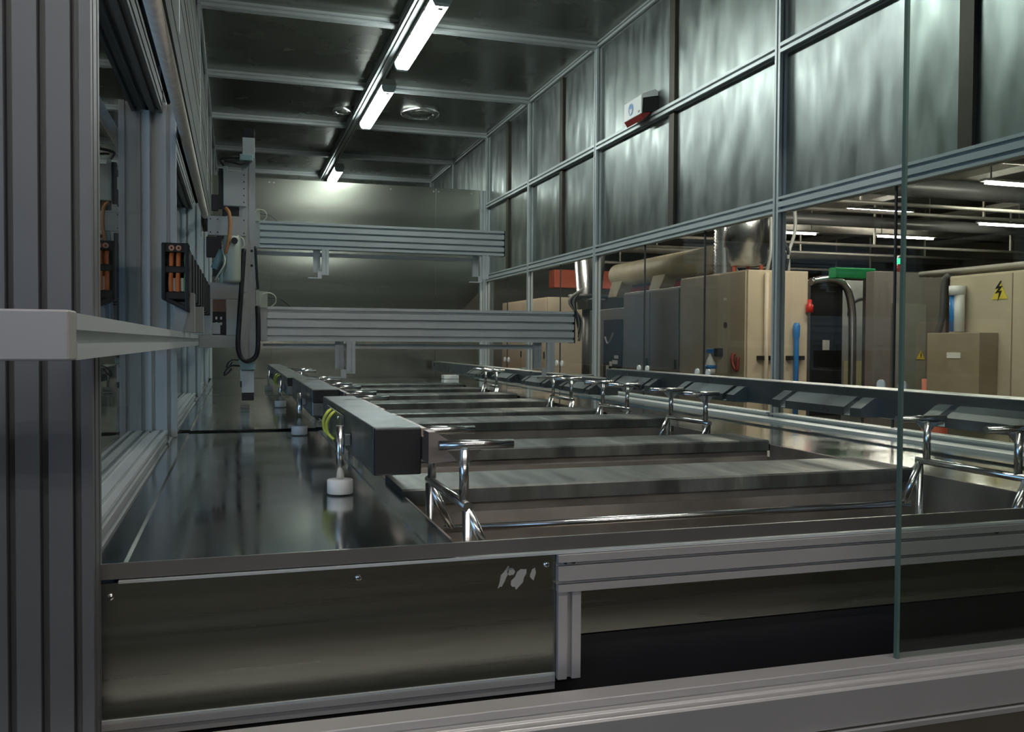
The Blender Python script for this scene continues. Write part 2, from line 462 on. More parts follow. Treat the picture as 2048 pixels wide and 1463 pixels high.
tag(MB().cyl((-0.158, 1.40, 1.905), (-0.158, 5.36, 1.925), 0.0185, n=28).build('duct_pipe', PIPEM),
    'long pale round pipe under the header board of the robot-side wall', 'pipe')

# ---------------------------------------------------------------- front frame
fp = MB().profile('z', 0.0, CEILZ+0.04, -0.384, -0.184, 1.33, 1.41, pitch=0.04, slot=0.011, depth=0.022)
tag(fp.build('frame_post', POSTALU_SHADE), 'wide slotted aluminium corner post at the end of the steel worktop', 'post')
gr = thing('guide_rail', 'long aluminium guide rail the robots ride on, along the glazed wall', 'rail', (-0.166, 0.99, 1.20))
MB().profile('y', 0.992, 7.7, -0.182, -0.151, 1.200, 1.247, pitch=0.05, slot=0.014, depth=0.012).build('rail_bar', ALU, gr)
Bx(-0.184, -0.149, 7.70, 7.708, 1.198, 1.249).build('end_cap', WHITEP, gr)
cb = thing('cross_bar', 'plain aluminium cross bar in front of the slotted corner post', 'bar', (-0.166, 0.95, 1.20))
Bx(-0.95, -0.151, 0.945, 0.989, 1.200, 1.249).build('bar', FRONTALU, cb, 0.002)
Bx(-0.95, -0.60, 0.946, 0.990, 0.0, 1.199).build('support_leg', FRONTALU, cb)
# sill the sliding glass runs in
fs = thing('front_sill', 'aluminium sill with a glass groove along the front of the line', 'sill', (0.9, 1.27, 0.60))
Bx(-0.75, 2.6, 1.283, 1.327, 0.600, 0.668).build('glass_track', FRONTALU, fs, 0.0015)
MB().prism([(1.218, 0.600), (1.281, 0.600), (1.281, 0.655), (1.268, 0.655), (1.266, 0.659), (1.258, 0.659), (1.256, 0.655),
            (1.240, 0.657), (1.226, 0.664), (1.221, 0.664), (1.218, 0.660)][::-1], 'x', -0.75, 2.6).build('front_profile', FRONTALU, fs, 0.001)
Bx(-0.75, 2.6, 1.212, 1.222, 0.588, 0.596).build('lip', FRONTALU, fs)
lp = Bx(-0.75, 2.6, 1.224, 1.234, 0.0, 0.598)
tag(lp.build('skirt_panel', mat('skirt_panel_paint', (0.12, 0.10, 0.07), 0.5, 0.1)), 'brown skirt panel under the front sill', 'panel')
struct(Bx(-0.40, 2.27, 1.285, 1.327, 2.35, CEILZ+0.04).build('wall_cell_front', HEADER))  # unseen, added to keep hall lamps out of the back wall's reflection
d1 = struct(Bx(1.118, 2.5, 1.300, 1.306, 0.668, 2.349).build('door_1', GLASSF))
Bx(1.112, 1.1175, 1.299, 1.307, 0.668, 2.349).build('glass_edge', GEDGE, d1)

# ---------------------------------------------------------------- steel worktop, decks, splash panel, lower frame
ZT = 0.898
def worktop(y0, y1, label, front=False):
    t = thing('steel_worktop', label, 'worktop', (0.07, y0, 0.86), 'steel worktops along the robot side')
    m = MB().prism([(-0.192, ZT-0.022), (-0.192, ZT), (-0.155, ZT), (-0.150, ZT-0.003), (0.290, ZT-0.003), (0.293, ZT),
                    (0.336, ZT), (0.336, ZT-0.022)][::-1], 'y', y0, y1)
    m.build('top', DECK, t, 0.0008)
worktop(1.402, 3.32, 'polished steel worktop with white footed posts, next to the corner post')
worktop(3.45, 5.60, 'polished steel worktop under the lower end of the robot mast')
worktop(5.63, 8.10, 'polished steel worktop farthest along, against the back wall')
m = Bx(-0.192, 0.336, 3.321, 3.449, 0.82, 0.872)
tag(m.build('drain_channel', DARKM), 'dark drain channel between two steel worktops', 'channel')
t = thing('front_rim', 'thin folded steel rim along the front edge of the tanks', 'rim', (1.0, 1.40, 0.876))
Bx(-0.194, 2.25, 1.396, 1.4015, 0.8765, ZT+0.001).build('fold', mat('rim_steel', (0.34, 0.33, 0.32), 0.35, 0.9, 0.1, 4), t)
Bx(-0.16, 2.25, 1.392, 1.420, 0.8705, 0.8745).build('ledger_strip', ALU, t)
dk = thing('side_deck', 'mirror-bright steel deck between the tanks and the cell windows', 'deck', (1.95, 1.4, 0.86))
Bx(1.652, WX+0.0, 1.402, 8.10, ZT-0.022, ZT).build('deck_plate', DECK, dk)
Bx(1.98, 2.0, 1.402, 8.10, ZT, ZT+0.006).build('bead', DECK, dk)
Bx(2.13, 2.208, 1.402, 8.10, ZT, ZT+0.010).build('edge_strip', ALU, dk)
tag(Bx(0.337, 1.651, 6.735, 8.10, ZT-0.022, ZT).build('end_deck', DECK), 'dull steel deck between the last tank and the back wall', 'deck')
# splash panel
sp = thing('splash_panel', 'dark brushed steel splash panel with three screws under the worktop', 'panel', (0.16, 1.40, 0.664))
Bx(-0.186, 0.509, 1.400, 1.403, 0.672, 0.870).build('sheet', SPLASH, sp)
Bx(-0.186, 0.509, 1.396, 1.402, 0.657, 0.667).build('lower_edge', FRONTALU, sp); Bx(-0.186, 0.509, 1.398, 1.404, 0.644, 0.6555).build('lower_edge', FRONTALU, sp); Bx(-0.186, 0.509, 1.397, 1.402, 0.6675, 0.6715).build('upper_edge', ALU, sp)
for x, z in ((-0.172, 0.850), (0.184, 0.853), (0.494, 0.853)):
    s = MB().lathe([(0.0001, -0.0035), (0.003, -0.0033), (0.0055, -0.0015), (0.006, 0.001)], (x, 1.400, z), 'y', 16).build('screw', CHROME, sp)
    c = Bx(x-0.0035, x+0.0035, 1.3960, 1.3966, z-0.0006, z+0.0006); c.box(x-0.0006, x+0.0006, 1.3960, 1.3966, z-0.0035, z+0.0035)
    c.build('screw_slot', BLACK, s)
m = MB()
random.seed(3)
for cx, cz, w, h, a in ((0.420, 0.838, 0.005, 0.018, 25), (0.445, 0.832, 0.009, 0.018, 35), (0.470, 0.838, 0.004, 0.010, 10), (0.433, 0.845, 0.006, 0.006, 60)):
    pts = []
    for k in range(14):
        an = 2*math.pi*k/14; rr = 1+0.25*random.uniform(-1, 1)
        px, pz = w*math.cos(an)*rr, h*math.sin(an)*rr
        ca, sa = math.cos(math.radians(-a)), math.sin(math.radians(-a))
        pts.append((cx+px*ca-pz*sa, cz+px*sa+pz*ca))
    m.prism(pts, 'y', 1.3994, 1.3999)
m.build('dried_splash', mat('dried_splash', (0.30, 0.30, 0.28), 0.6, 0.2), sp)
lf = thing('lower_frame', 'slotted aluminium beam on a short post under the front rim', 'frame', (1.0, 1.40, 0.66))
MB().profile('x', 0.510, 2.25, 1.386, 1.416, 0.808, 0.8695, pitch=0.031, slot=0.0065, depth=0.012).build('beam', FRONTALU, lf)
MB().profile('z', 0.662, 0.808, 0.511, 0.551, 1.388, 1.416, pitch=0.04, slot=0.009, depth=0.009).build('post', FRONTALU, lf)
for x in (0.523, 0.537, 1.42): MB().cyl((x, 1.3865, 0.857), (x, 1.392, 0.857), 0.003, n=10).build('slot_nut', BLACK, lf)
tag(Bx(0.300, 2.25, 1.420, 1.424, 0.725, 0.868).build('trough_side', SPLASH), 'brushed steel trough side seen under the slotted front beam', 'panel')
tag(Bx(-0.19, 2.25, 1.418, 1.426, 0.20, 0.723).build('kick_plate', BLACK), 'black kick plate below the steel trough side', 'panel')

# ---------------------------------------------------------------- tanks, dividers
P0, PK = 1.635, 0.664
TX0, TX1 = 0.337, 1.651
ND = 8
yd = [P0+PK*(k+0.5) for k in range(ND)]     # divider centres
for k in range(ND):
    zt = 0.857
    y0 = 1.436 if k == 0 else yd[k-1]+0.098
    y1 = yd[k]-0.098
    m = MB()
    m.box(TX0, TX0+0.004, y0, y1, 0.42, zt).box(TX1-0.004, TX1, y0, y1, 0.42, zt)
    m.box(TX0, TX1, y0, y0+0.004, 0.42, zt).box(TX0, TX1, y1-0.004, y1, 0.42, zt).box(TX0, TX1, y0, y1, 0.41, 0.42)
    m.box(TX0, TX0+0.004, (y0+0.001 if k == 0 else y0+0.016), y1-0.016, zt, 0.8975).box(TX1-0.004, TX1, (y0+0.001 if k == 0 else y0+0.016), y1-0.016, zt, 0.8975)
    lab = 'open dark steel rinse tank directly behind the front rim' if k == 0 else 'open dark steel rinse tank, %s behind the front rim' % ORD[k]
    tag(m.build('rinse_tank', TANKIN), lab, 'tank', 'rinse tanks in the line')
for k in range(ND):
    zt = 0.930 if k == 2 else 0.912
    c = yd[k]
    t = thing('tank_divider', 'stained grey steel divider slab, %s from the front rim%s' % (ORD[k], ', raised with a bright edge' if k == 2 else ''), 'divider', (1.0, c, 0.86),
              'divider slabs between the tanks')
    x1 = 1.63 if k != 1 else 1.646
    MB().prism([(c-0.112, zt-0.034), (c-0.112, zt-0.004), (c-0.108, zt), (c+0.108, zt), (c+0.112, zt-0.004), (c+0.112, zt-0.034)], 'x', TX0-0.003, x1).build('slab', DIVID, t, 0.001)
    MB().prism([(c-0.096, 0.80), (c-0.096, zt-0.034), (c+0.096, zt-0.034), (c+0.096, 0.80)], 'x', TX0+0.001, TX1-0.001).build('under_lip', TANKIN, t)

# ---------------------------------------------------------------- support beams with slotted hook brackets
def hook(bm_x, s, yc, zt):
    """slotted sheet bracket on a beam face at x=bm_x, pointing s; returns mesh"""
    m = MB(); d = 0.056
    sl = [yc-0.155, yc+0.155]; hw = 0.013
    def poly(dz):
        p = [(bm_x, zt-0.055), (bm_x+s*d, zt-0.052), (bm_x+s*d, zt-0.028-dz), (bm_x+s*0.012, zt-dz*0.6), (bm_x, zt-dz*0.6)]
        return p
    ys = [(yc-0.215, sl[0]-hw, 0), (sl[0]-hw, sl[0]+hw, 0.022), (sl[0]+hw, sl[1]-hw, 0), (sl[1]-hw, sl[1]+hw, 0.022), (sl[1]+hw, yc+0.215, 0)]
    for a, b, dz in ys: m.prism(poly(dz), 'y', a, b)
    return m
BX0, BX1 = 0.236, 0.3235
def left_beam(y0, y1, z0, z1, label, hooks, posts):
    t = thing('support_beam', label, 'beam', (0.28, y0, ZT), 'steel support beams above the worktop')
    Bx(BX0, BX1, y0, y1, z0, z1).build('box_section', BEAMST, t, 0.003)
    Bx(BX0+0.001, BX1-0.001, y0-0.012, y0-0.0005, z0+0.001 if y0 < 2 else z0+0.045, z1-0.001).build('end_plug', BLACK, t, 0.003)
    for h in hooks: hook(BX1, 1, h, z1-0.004).build('slotted_bracket', GUSSET, t)
    for p in posts:
        l = MB().cyl((0.214, p, ZT+0.028), (0.214, p, z0+0.062), 0.0085, n=16).build('leg', CHROME, t)
        MB().lathe([(0.0001, 0.030), (0.026, 0.030), (0.0275, 0.028), (0.0275, 0.002), (0.026, 0.0), (0.0001, 0.0)], (0.214, p, ZT), n=28).build('foot', WHITEP, l)
        Bx(0.2230, BX0-0.0005, p-0.012, p+0.012, z0+0.02, z0+0.045).build('clamp', BEAMST, l, 0.002)
    return t
t1 = left_beam(1.61, 2.56, 0.980, 1.067, 'dark steel support beam with a black end plug, above the worktop by the corner post', [P0+0.12, P0+PK], [1.93])
# earthing wires and bolts on the beam's side
pl = Bx(BX0-0.006, BX0-0.0005, 2.05, 2.38, 0.992, 1.055).build('junction_plate', BEAMST, t1)
for y in (2.10, 2.33):
    for z in (1.003, 1.045): MB().cyl((BX0-0.010, y, z), (BX0-0.006, y, z), 0.005, n=10).build('bolt', CHROME, pl)
for y in (2.18, 2.26):
    MB().tube(spline([(BX0-0.008, y, 0.985), (BX0-0.022, y+0.01, 1.000), (BX0-0.026, y, 1.025), (BX0-0.018, y-0.01, 1.045), (BX0-0.008, y, 1.052)]), 0.004, 8).build('earth_wire', YELGRN, pl)
t2 = left_beam(2.93, 3.95, 0.980, 1.067, 'steel support beam over the drain channel, second along the worktops', [P0+2*PK, P0+3*PK-0.04], [3.19])
t3 = left_beam(4.35, 6.95, 0.965, 1.050, 'long steel support beam reaching toward the back wall', [P0+4*PK+0.03, P0+5*PK, P0+6*PK, P0+7*PK], [4.56, 6.11])
pl = Bx(BX0-0.006, BX0-0.0005, 4.9, 5.3, 0.985, 1.04).build('junction_plate', BEAMST, t3)
for y in (5.0, 5.2):
    MB().tube(spline([(BX0-0.008, y, 0.975), (BX0-0.022, y+0.01, 0.990), (BX0-0.026, y, 1.010), (BX0-0.018, y-0.01, 1.03), (BX0-0.008, y, 1.036)]), 0.004, 8).build('earth_wire', YELGRN, pl)
RB0, RB1 = 1.707, 1.795
def right_beam(y0, y1, z0, z1, label, hooks, posts):
    t = thing('support_beam', label, 'beam', (1.75, y0, ZT), 'steel support beams above the side deck')
    Bx(RB0, RB1, y0, y1, z0, z1).build('box_section', BEAMST, t, 0.003)
    for h in hooks: hook(RB0, -1, h, z1-0.026).build('slotted_bracket', BEAMST, t)
    for p in posts: Bx(RB1+0.0005, WX-0.002, p-0.02, p+0.02, z1-0.060, z1-0.030).build('wall_arm', BEAMST, t, 0.002)
    return t
right_beam(1.45, 4.00, 1.018, 1.098, 'dark steel support beam by the cell windows with slotted brackets, beginning at the front', [P0+k*PK for k in range(4)], [1.9, 3.39])
right_beam(4.05, 8.0, 0.965, 1.048, 'lower steel support beam by the cell windows, running to the back wall', [P0+k*PK for k in range(4, 8)], [5.44, 6.83])

# ---------------------------------------------------------------- chrome basket frames standing in the tanks
def basket_frame(y, label):
    t = thing('basket_frame', label, 'frame', (0.984, y, 0.50), 'chrome basket frames in the tanks')
    xl, xr, zs, hy, r = 0.378, 1.590, 0.941, 0.132, 0.0085
    zb = 0.838
    for s, x in ((1, xl), (-1, xr)):
        MB().cyl((x, y-hy-0.03, zs), (x, y+hy+0.03, zs), r, n=16).build('side_bar', CHROME, t)
        for e in (-1, 1):
            yy = y+e*hy
            MB().cyl((x, yy, zs+r*0.8), (x, yy, 1.036), r, n=16).build('upright', CHROME, t)
            b = MB().cyl((x-0.045 if s > 0 else x-0.088, yy, 1.0435), (x+0.088 if s > 0 else x+0.052, yy, 1.0435), r, n=16).build('hanger_bar', CHROME, t)
            m = MB()
            m.prism([(x-0.030, 1.0345), (x, 1.004), (x+0.030, 1.0345)], 'y', yy-0.002, yy+0.002)
            m.build('gusset', CHROME, b)
            ye = y+e*(hy+0.022)
            MB().cyl((x, ye, zs-r*0.8), (x, ye, 0.52), r, n=16).build('leg', CHROME, t)
            MB().cyl((x, ye+0.0*e, zs-0.004), (x+s*0.047, ye, zb), r, n=16).build('brace', CHROME, t)
    for e in (-1, 1):
        ye = y+e*(hy+0.022)
        MB().cyl((xl+0.03, ye, zb), (xr-0.03, ye, zb), r, n=16).build('bottom_tube', CHROME, t)
    return t
f0 = basket_frame(P0, 'chrome tube basket frame standing in the tank directly behind the front rim')
for k in (2, 3, 4, 6):
    dup(f0, (0.984, P0+k*PK, 0.50), 'chrome tube basket frame standing in the %s tank behind the front rim' % ORD[k])

# two white blocks on the deck near the back wall
for i in range(2):
    tag(Bx(1.57, 1.69, 6.9, 7.0, ZT+i*0.034, ZT+0.030+i*0.034).build('white_block', WHITEP, None, 0.003),
        ('lower' if i == 0 else 'upper') + ' of two small white blocks stacked on the end deck', 'block', 'white blocks on the end deck')
# ---------------------------------------------------------------- transport robots
def robot(y, zarm, label, wires=True):
    """y: plane of the arm; zarm: underside of the arm"""
    t = thing('transport_robot', label, 'robot', (0.06, y, 0.95), 'transport robots on the guide rail')
    ym = y-0.05
    # mast
    MB().profile('z', 1.09, 2.03, 0.030, 0.089, ym-0.03, ym+0.03, pitch=0.06, slot=0.004, depth=0.003).build('mast', MASTP, t)
    mo = Bx(0.034, 0.087, ym-0.027, ym+0.027, 2.03, 2.12).build('motor', MOTORP, t, 0.002)
    Bx(0.034, 0.087, ym-0.027, ym+0.027, 2.1205, 2.158).build('motor_cap', BLACK, mo, 0.003)
    fo = Bx(0.030, 0.082, ym-0.025, ym+0.025, 0.990, 1.089).build('lower_stub', MOTORP, t, 0.002)
    Bx(0.030, 0.082, ym-0.025, ym+0.025, 0.955, 0.9895).build('stub_foot', BLACK, fo, 0.002)
    yf = ym-0.031
    # teal connectors with black leads
    c = Bx(0.022, 0.078, yf-0.030, yf, 2.012, 2.040).build('connector', TEAL, t, 0.003)
    MB().tube(spline([(0.024, yf-0.02, 2.026), (-0.02, yf-0.03, 2.022), (-0.058, yf-0.02, 2.012), (-0.045, yf, 1.992), (-0.03, yf+0.01, 1.980)]), 0.006, 8).build('lead', HOSE, c)
    MB().tube(spline([(0.060, yf-0.02, 2.016), (0.03, yf-0.03, 1.996), (-0.01, yf-0.03, 2.002), (-0.04, yf-0.02, 2.006)]), 0.005, 8).build('lead', HOSE, c)
    c = Bx(0.022, 0.086, yf-0.030, yf, 1.094, 1.122).build('connector', TEAL, t, 0.003)
    MB().tube(spline([(0.022, yf-0.02, 1.11), (-0.01, yf-0.03, 1.112), (-0.035, yf-0.03, 1.095), (-0.044, yf-0.03, 1.07), (-0.03, yf-0.03, 1.078), (-0.012, yf-0.03, 1.10)]), 0.004, 8).build('lead', HOSE, c)
    # belt housing, plate, motor
    h = MB().prism([(-0.046, 1.812), (0.050, 1.812), (0.050, 1.965), (0.008, 1.965), (-0.026, 1.962), (-0.030, 1.985), (-0.046, 1.985)], 'y', yf-0.018, yf-0.001)
    h = h.build('belt_housing', MASTP, t, 0.002)
    for z in (1.83, 1.86, 1.89, 1.92, 1.95): MB().cyl((0.040, yf-0.020, z), (0.040, yf-0.018, z), 0.003, n=8).build('bolt', BLACK, h)
    p = Bx(-0.066, -0.047, yf-0.01, yf+0.02, 1.80, 1.975).build('black_side_block', BLACK, t, 0.002)
    Bx(-0.096, -0.067, yf-0.01, yf+0.02, 1.79, 1.86).build('terminal_block', BLACK, p, 0.002)
    Bx(-0.045, 0.020, yf-0.004, yf-0.0005, 1.770, 1.811).build('dark_gap_cover', DARKM, t)
    p = Bx(-0.112, 0.050, yf-0.014, yf-0.001, 1.682, 1.766).build('carriage_plate', MASTP, t, 0.002)
    for x in (-0.10, -0.07, 0.04):
        for z in (1.695, 1.752): MB().cyl((x, yf-0.016, z), (x, yf-0.014, z), 0.003, n=8).build('bolt', BLACK, p)
    g = MB().lathe([(0.0001, 0.0), (0.036, 0.0), (0.038, 0.01), (0.038, 0.150), (0.034, 0.20), (0.0001, 0.205)], (-0.010, yf-0.032, 1.477), n=24).build('gear_motor', MOTORG, t)
    MB().cyl((0.000, yf-0.078, 1.655), (0.000, yf-0.060, 1.655), 0.014, n=16).build('cable_gland', BLACK, g)
    Bx(-0.118, -0.055, yf-0.02, yf+0.01, 1.585, 1.675).build('drive_box', BLACK, t, 0.003)
    MB().cyl((-0.085, yf-0.03, 1.535), (-0.050, yf-0.03, 1.615), 0.016, n=16).build('plug', TEAL, t)
    # C plate gripping the rail
    cp = MB()
    cp.box(-0.125, 0.029, yf-0.012, yf-0.001, 1.405, 1.476).box(-0.035, 0.029, yf-0.012, yf-0.001, 1.245, 1.405)
    cp.box(-0.150, 0.029, yf-0.012, yf-0.001, 1.190, 1.245).box(-0.150, -0.095, yf-0.012, yf-0.001, 1.245, 1.405)
    cp = cp.build('rail_plate', MASTP, t, 0.002)
    Bx(-0.093, -0.037, yf+0.02, yf+0.03, 1.246, 1.35).build('switch_block', BLACK, cp)
    Bx(-0.093, -0.037, yf+0.02, yf+0.03, 1.351, 1.404).build('brake_pad', mat('brake_pad', (0.25, 0.15, 0.11), 0.6), cp)
    for x in (-0.075, -0.055):
        for z in (1.29, 1.315): Bx(x-0.006, x+0.002, yf+0.016, yf+0.02, z, z+0.012).build('switch_key', WHITEP, cp)
    Bx(-0.150, -0.06, yf, yf+0.06, 1.250, 1.30).build('slide_carriage', MASTP, t, 0.002)
    # guide slot and bolts on the mast face
    s = MB()
    for z in (1.555, 1.62): s.cyl((0.073, yf-0.002, z), (0.073, yf+0.004, z), 0.006, n=12)
    s.build('mast_hole', BLACK, t)
    for z in (1.40, 1.385, 1.44, 1.20, 1.185, 1.215): MB().cyl((0.046, yf-0.004, z), (0.046, yf, z), 0.005, n=10).build('mast_bolt', FIXT, t)
    # big black hose loop hanging in front of the mast
    hp = [(0.040, yf-0.03, 1.625), (0.032, yf-0.035, 1.50), (0.020, yf-0.04, 1.32), (0.014, yf-0.04, 1.20), (0.026, yf-0.04, 1.150), (0.056, yf-0.04, 1.132),
          (0.088, yf-0.04, 1.152), (0.099, yf-0.04, 1.20), (0.100, yf-0.035, 1.30), (0.097, yf-0.02, 1.375)]
    MB().tube(spline(hp, 8), 0.0105, 14).build('hose', HOSE, t)
    MB().tube(spline([(0.089, yf-0.01, 1.64), (0.092, yf-0.012, 1.57), (0.096, yf-0.012, 1.50), (0.100, yf-0.012, 1.45)]), 0.006, 10).build('side_hose', HOSE, t)
    MB().tube(spline([(-0.035, yf-0.02, 1.80), (-0.022, yf-0.05, 1.775), (-0.018, yf-0.06, 1.72), (-0.024, yf-0.07, 1.66), (-0.036, yf-0.06, 1.60)]), 0.008, 10).build('power_cable', DORANGE, t)
    MB().tube(spline([(0.010, yf-0.05, 1.68), (0.034, yf-0.05, 1.668), (0.040, yf-0.05, 1.640), (0.030, yf-0.05, 1.625)]), 0.003, 8).build('signal_wire', PALEC, t)
    MB().tube(spline([(-0.05, yf-0.045, 1.62), (-0.04, yf-0.07, 1.56), (-0.07, yf-0.06, 1.50), (-0.08, yf-0.04, 1.485)]), 0.004, 8).build('signal_wire', PALEC, t)
    MB().lathe([(0.006, -0.004), (0.012, -0.004), (0.012, 0.004), (0.006, 0.004), (0.006, -0.004)], (-0.072, yf-0.02, 1.489), 'y', 16).build('lifting_eye', CHROME, t)
    # arm
    za = zarm
    Bx(0.1405, 1.615, y-0.035, y-0.02, za, za+0.002)
    MB().profile('x', 0.141, 1.622, y-0.04, y+0.04, za, za+0.155, pitch=0.039, slot=0.0115, depth=0.022).build('arm_beam', ALU, t)
    Bx(1.6225, 1.628, y-0.042, y+0.042, za-0.002, za+0.157).build('arm_end_cap', BLACK, t)
    Bx(0.108, 0.1405, y-0.045, y+0.02, za-0.002, za+0.158).build('arm_mount', MASTP, t, 0.002)
    ap = Bx(0.0895, 0.107, ym-0.02, ym+0.055, za-0.02, za+0.225).build('arm_plate', MASTP, t, 0.002)
    Bx(0.101, 0.142, y-0.052, y-0.046, za+0.150, za+0.222).build('switch_plate', MOTORG, ap)
    if wires:
        MB().tube(spline([(0.106, y-0.058, za+0.165), (0.118, y-0.06, za+0.205), (0.150, y-0.06, za+0.215), (0.175, y-0.05, za+0.200), (0.178, y-0.03, za+0.175), (0.160, y-0.02, za+0.156)]), 0.0028, 8).build('signal_wire', PALEC, ap)
        MB().tube(spline([(0.145, y-0.03, za+0.195), (0.20, y-0.01, za+0.190), (0.245, y, za+0.156)]), 0.0025, 8).build('signal_wire', HOSE, ap)
    # carriers below the arm
    MB().profile('x', 0.125, 1.46, y+0.05, y+0.075, za-0.035, za-0.012, pitch=0.025, slot=0.005, depth=0.004).build('lower_rail', ALU, t)
    for x in (0.516, 1.500):
        hg = MB().profile('z', za-0.150, za-0.0005, x-0.02, x+0.02, y-0.04, y-0.02, pitch=0.04, slot=0.009, depth=0.005).build('hanger', ALU, t)
        MB().profile('z', za-0.130, za-0.0005, x-0.065, x-0.025, y+0.03, y+0.0495, pitch=0.04, slot=0.009, depth=0.005).build('rear_profile', ALU, hg)
        m = Bx(x-0.045, x-0.021, y-0.035, y-0.03, za-0.165, za-0.13); m.box(x-0.10, x-0.021, y-0.035, y-0.015, za-0.171, za-0.165)
        m.build('hook_plate', ALU, hg)
    return t
robot(4.25, 1.222, 'transport robot with its arm low across the tanks, on the guide rail')
robot(5.48, 1.765, 'transport robot with its arm raised high, behind the low-armed robot')

# ---------------------------------------------------------------- cable chain in front of the robots
cc = thing('cable_chain', 'open black cable chain end with orange cables, above the guide rail', 'cable chain', (-0.17, 2.9, 1.25))
fr = MB()
y0, y1 = 2.90, 2.96
xa, xb = -0.210, -0.132
for z0, z1 in ((1.487, 1.515), (1.425, 1.445), (1.345, 1.368)): fr.box(xa, xb, y0, y1, z0, z1)
fr.prism([(xa, 1.345), (xa+0.012, 1.340), (xa+0.012, 1.515), (xa, 1.510)], 'y', y0-0.004, y1)
fr.prism([(xb-0.012, 1.310), (xb, 1.305), (xb, 1.515), (xb-0.012, 1.515)], 'y', y0-0.004, y1)
fr.prism([(xa, 1.345), (xb, 1.305), (xb, 1.322), (xa, 1.360)], 'y', y0, y1)
fr.build('end_frame', BLACK, cc, 0.003)
Bx(xa+0.012, xb-0.012, y1, y1+0.006, 1.34, 1.51).build('back_plate', BLACK, cc)
m = MB()
for k in range(9):
    ya = 2.97+k*0.125
    m.prism([(xb-0.030, 1.36-0.004*k), (xb+0.004*k, 1.36-0.004*k), (xb+0.004*k, 1.505-0.006*k), (xb-0.030, 1.505-0.006*k)], 'y', ya, ya+0.115)
m.build('chain_links', BLACK, cc, 0.003)
for i, x in enumerate((-0.183, -0.163)):
    MB().tube(spline([(x, y0+0.02, 1.352), (x-0.001, y0+0.002, 1.39), (x, y0+0.012, 1.435), (x+0.001, y0+0.002, 1.47), (x+0.001, y0+0.03, 1.49)]), 0.0068, 12).build('orange_cable', ORANGE, cc)
    MB().lathe([(0.003, -0.003), (0.0085, -0.003), (0.0085, 0.003), (0.003, 0.003)], (x+0.002, y0-0.004, 1.499), 'y', 16).build('strain_ring', mat('ring_orange', (0.7, 0.35, 0.22), 0.5), cc)
MB().tube(spline([(-0.143, y0+0.02, 1.352), (-0.143, y0+0.004, 1.39), (-0.142, y0+0.012, 1.435), (-0.142, y0+0.004, 1.47), (-0.142, y0+0.03, 1.49)]), 0.004, 10).build('green_cable', GREENC, cc)
for x in (-0.174, -0.152): Bx(x-0.004, x+0.004, y0+0.01, y0+0.016, 1.370, 1.410).build('spacer', WHITEP, cc)
MB().prism([(xb-0.05, 1.2475), (xb-0.02, 1.2475), (xb-0.005, 1.306), (xb-0.04, 1.325)], 'y', y0+0.02, y1).build('stand', MASTP, cc)
Bx(-0.181, -0.120, 2.99, 3.06, 1.2475, 1.37).build('tray_bracket', MASTP, cc, 0.002)
Bx(-0.150, -0.105, 3.35, 3.42, 1.2475, 1.34).build('tray_bracket', MASTP, cc, 0.002)

# clutter between sill rail and worktop on the robot side
for i, y in enumerate((1.75, 2.05, 2.4, 2.75, 3.1)):
    tag(Bx(-0.235, -0.205, y, y+0.10, 0.78, 0.8635).build('cable_clamp_block', DARKM, None, 0.004),
        'black cable clamp block under the glazed wall sill, %s from the corner post' % ORD[i], 'clamp', 'cable clamp blocks under the sill')

# ---------------------------------------------------------------- safety-glasses dispenser on the sheet wall
dp = thing('goggle_dispenser', 'white safety-goggle dispenser box with a round blue sign, on the sheet-steel wall', 'dispenser', (2.27, 4.72, 2.51))
xw, xf, ya, yb = 2.267, 2.160, 4.60, 4.83
MB().prism([(xw, 2.625), (xw-0.02, 2.640), (xf+0.012, 2.612), (xf, 2.600), (xf, 2.498), (xf+0.008, 2.498), (xf+0.012, 2.585), (xw, 2.605)], 'y', ya, yb).build('lid', WHITEP, dp, 0.003)
MB().prism([(xf+0.013, 2.584), (xf+0.009, 2.500), (xf+0.03, 2.470+0.04), (xw, 2.515), (xw, 2.604)][::-1], 'y', ya+0.004, yb-0.004).build('smoked_body', BLACK, dp, 0.002)
MB().prism([(xf+0.001, 2.497), (xf+0.02, 2.470), (xw-0.045, 2.509), (xf+0.02, 2.506)][::-1], 'y', ya+0.004, yb-0.004).build('red_tray', DRED, dp)
sg = MB().cyl((xf-0.001, 4.735, 2.550), (xf-0.0002, 4.735, 2.550), 0.034, n=32).build('blue_sign', BLUE, dp)
MB().lathe([(0.028, -0.0012), (0.0305, -0.0012), (0.0305, -0.0022), (0.028, -0.0022), (0.028, -0.0012)], (xf-0.0002, 4.735, 2.550), 'x', 32).build('white_ring', PAPER, sg)
hd = MB()
hp = [(4.735+0.016*math.cos(a*math.pi/8), 2.542+0.018*math.sin(a*math.pi/8)) for a in range(8, 17)] + [(4.752, 2.556), (4.738, 2.552), (4.735, 2.556), (4.732, 2.552), (4.718, 2.556)]
hd.prism([(y, z) for y, z in hp], 'x', xf-0.0022, xf-0.0012)
hd.build('white_face', PAPER, sg)
Bx(xf-0.001, xf-0.0002, 4.615, 4.640, 2.510, 2.522).build('lid_label', GREYC, dp)

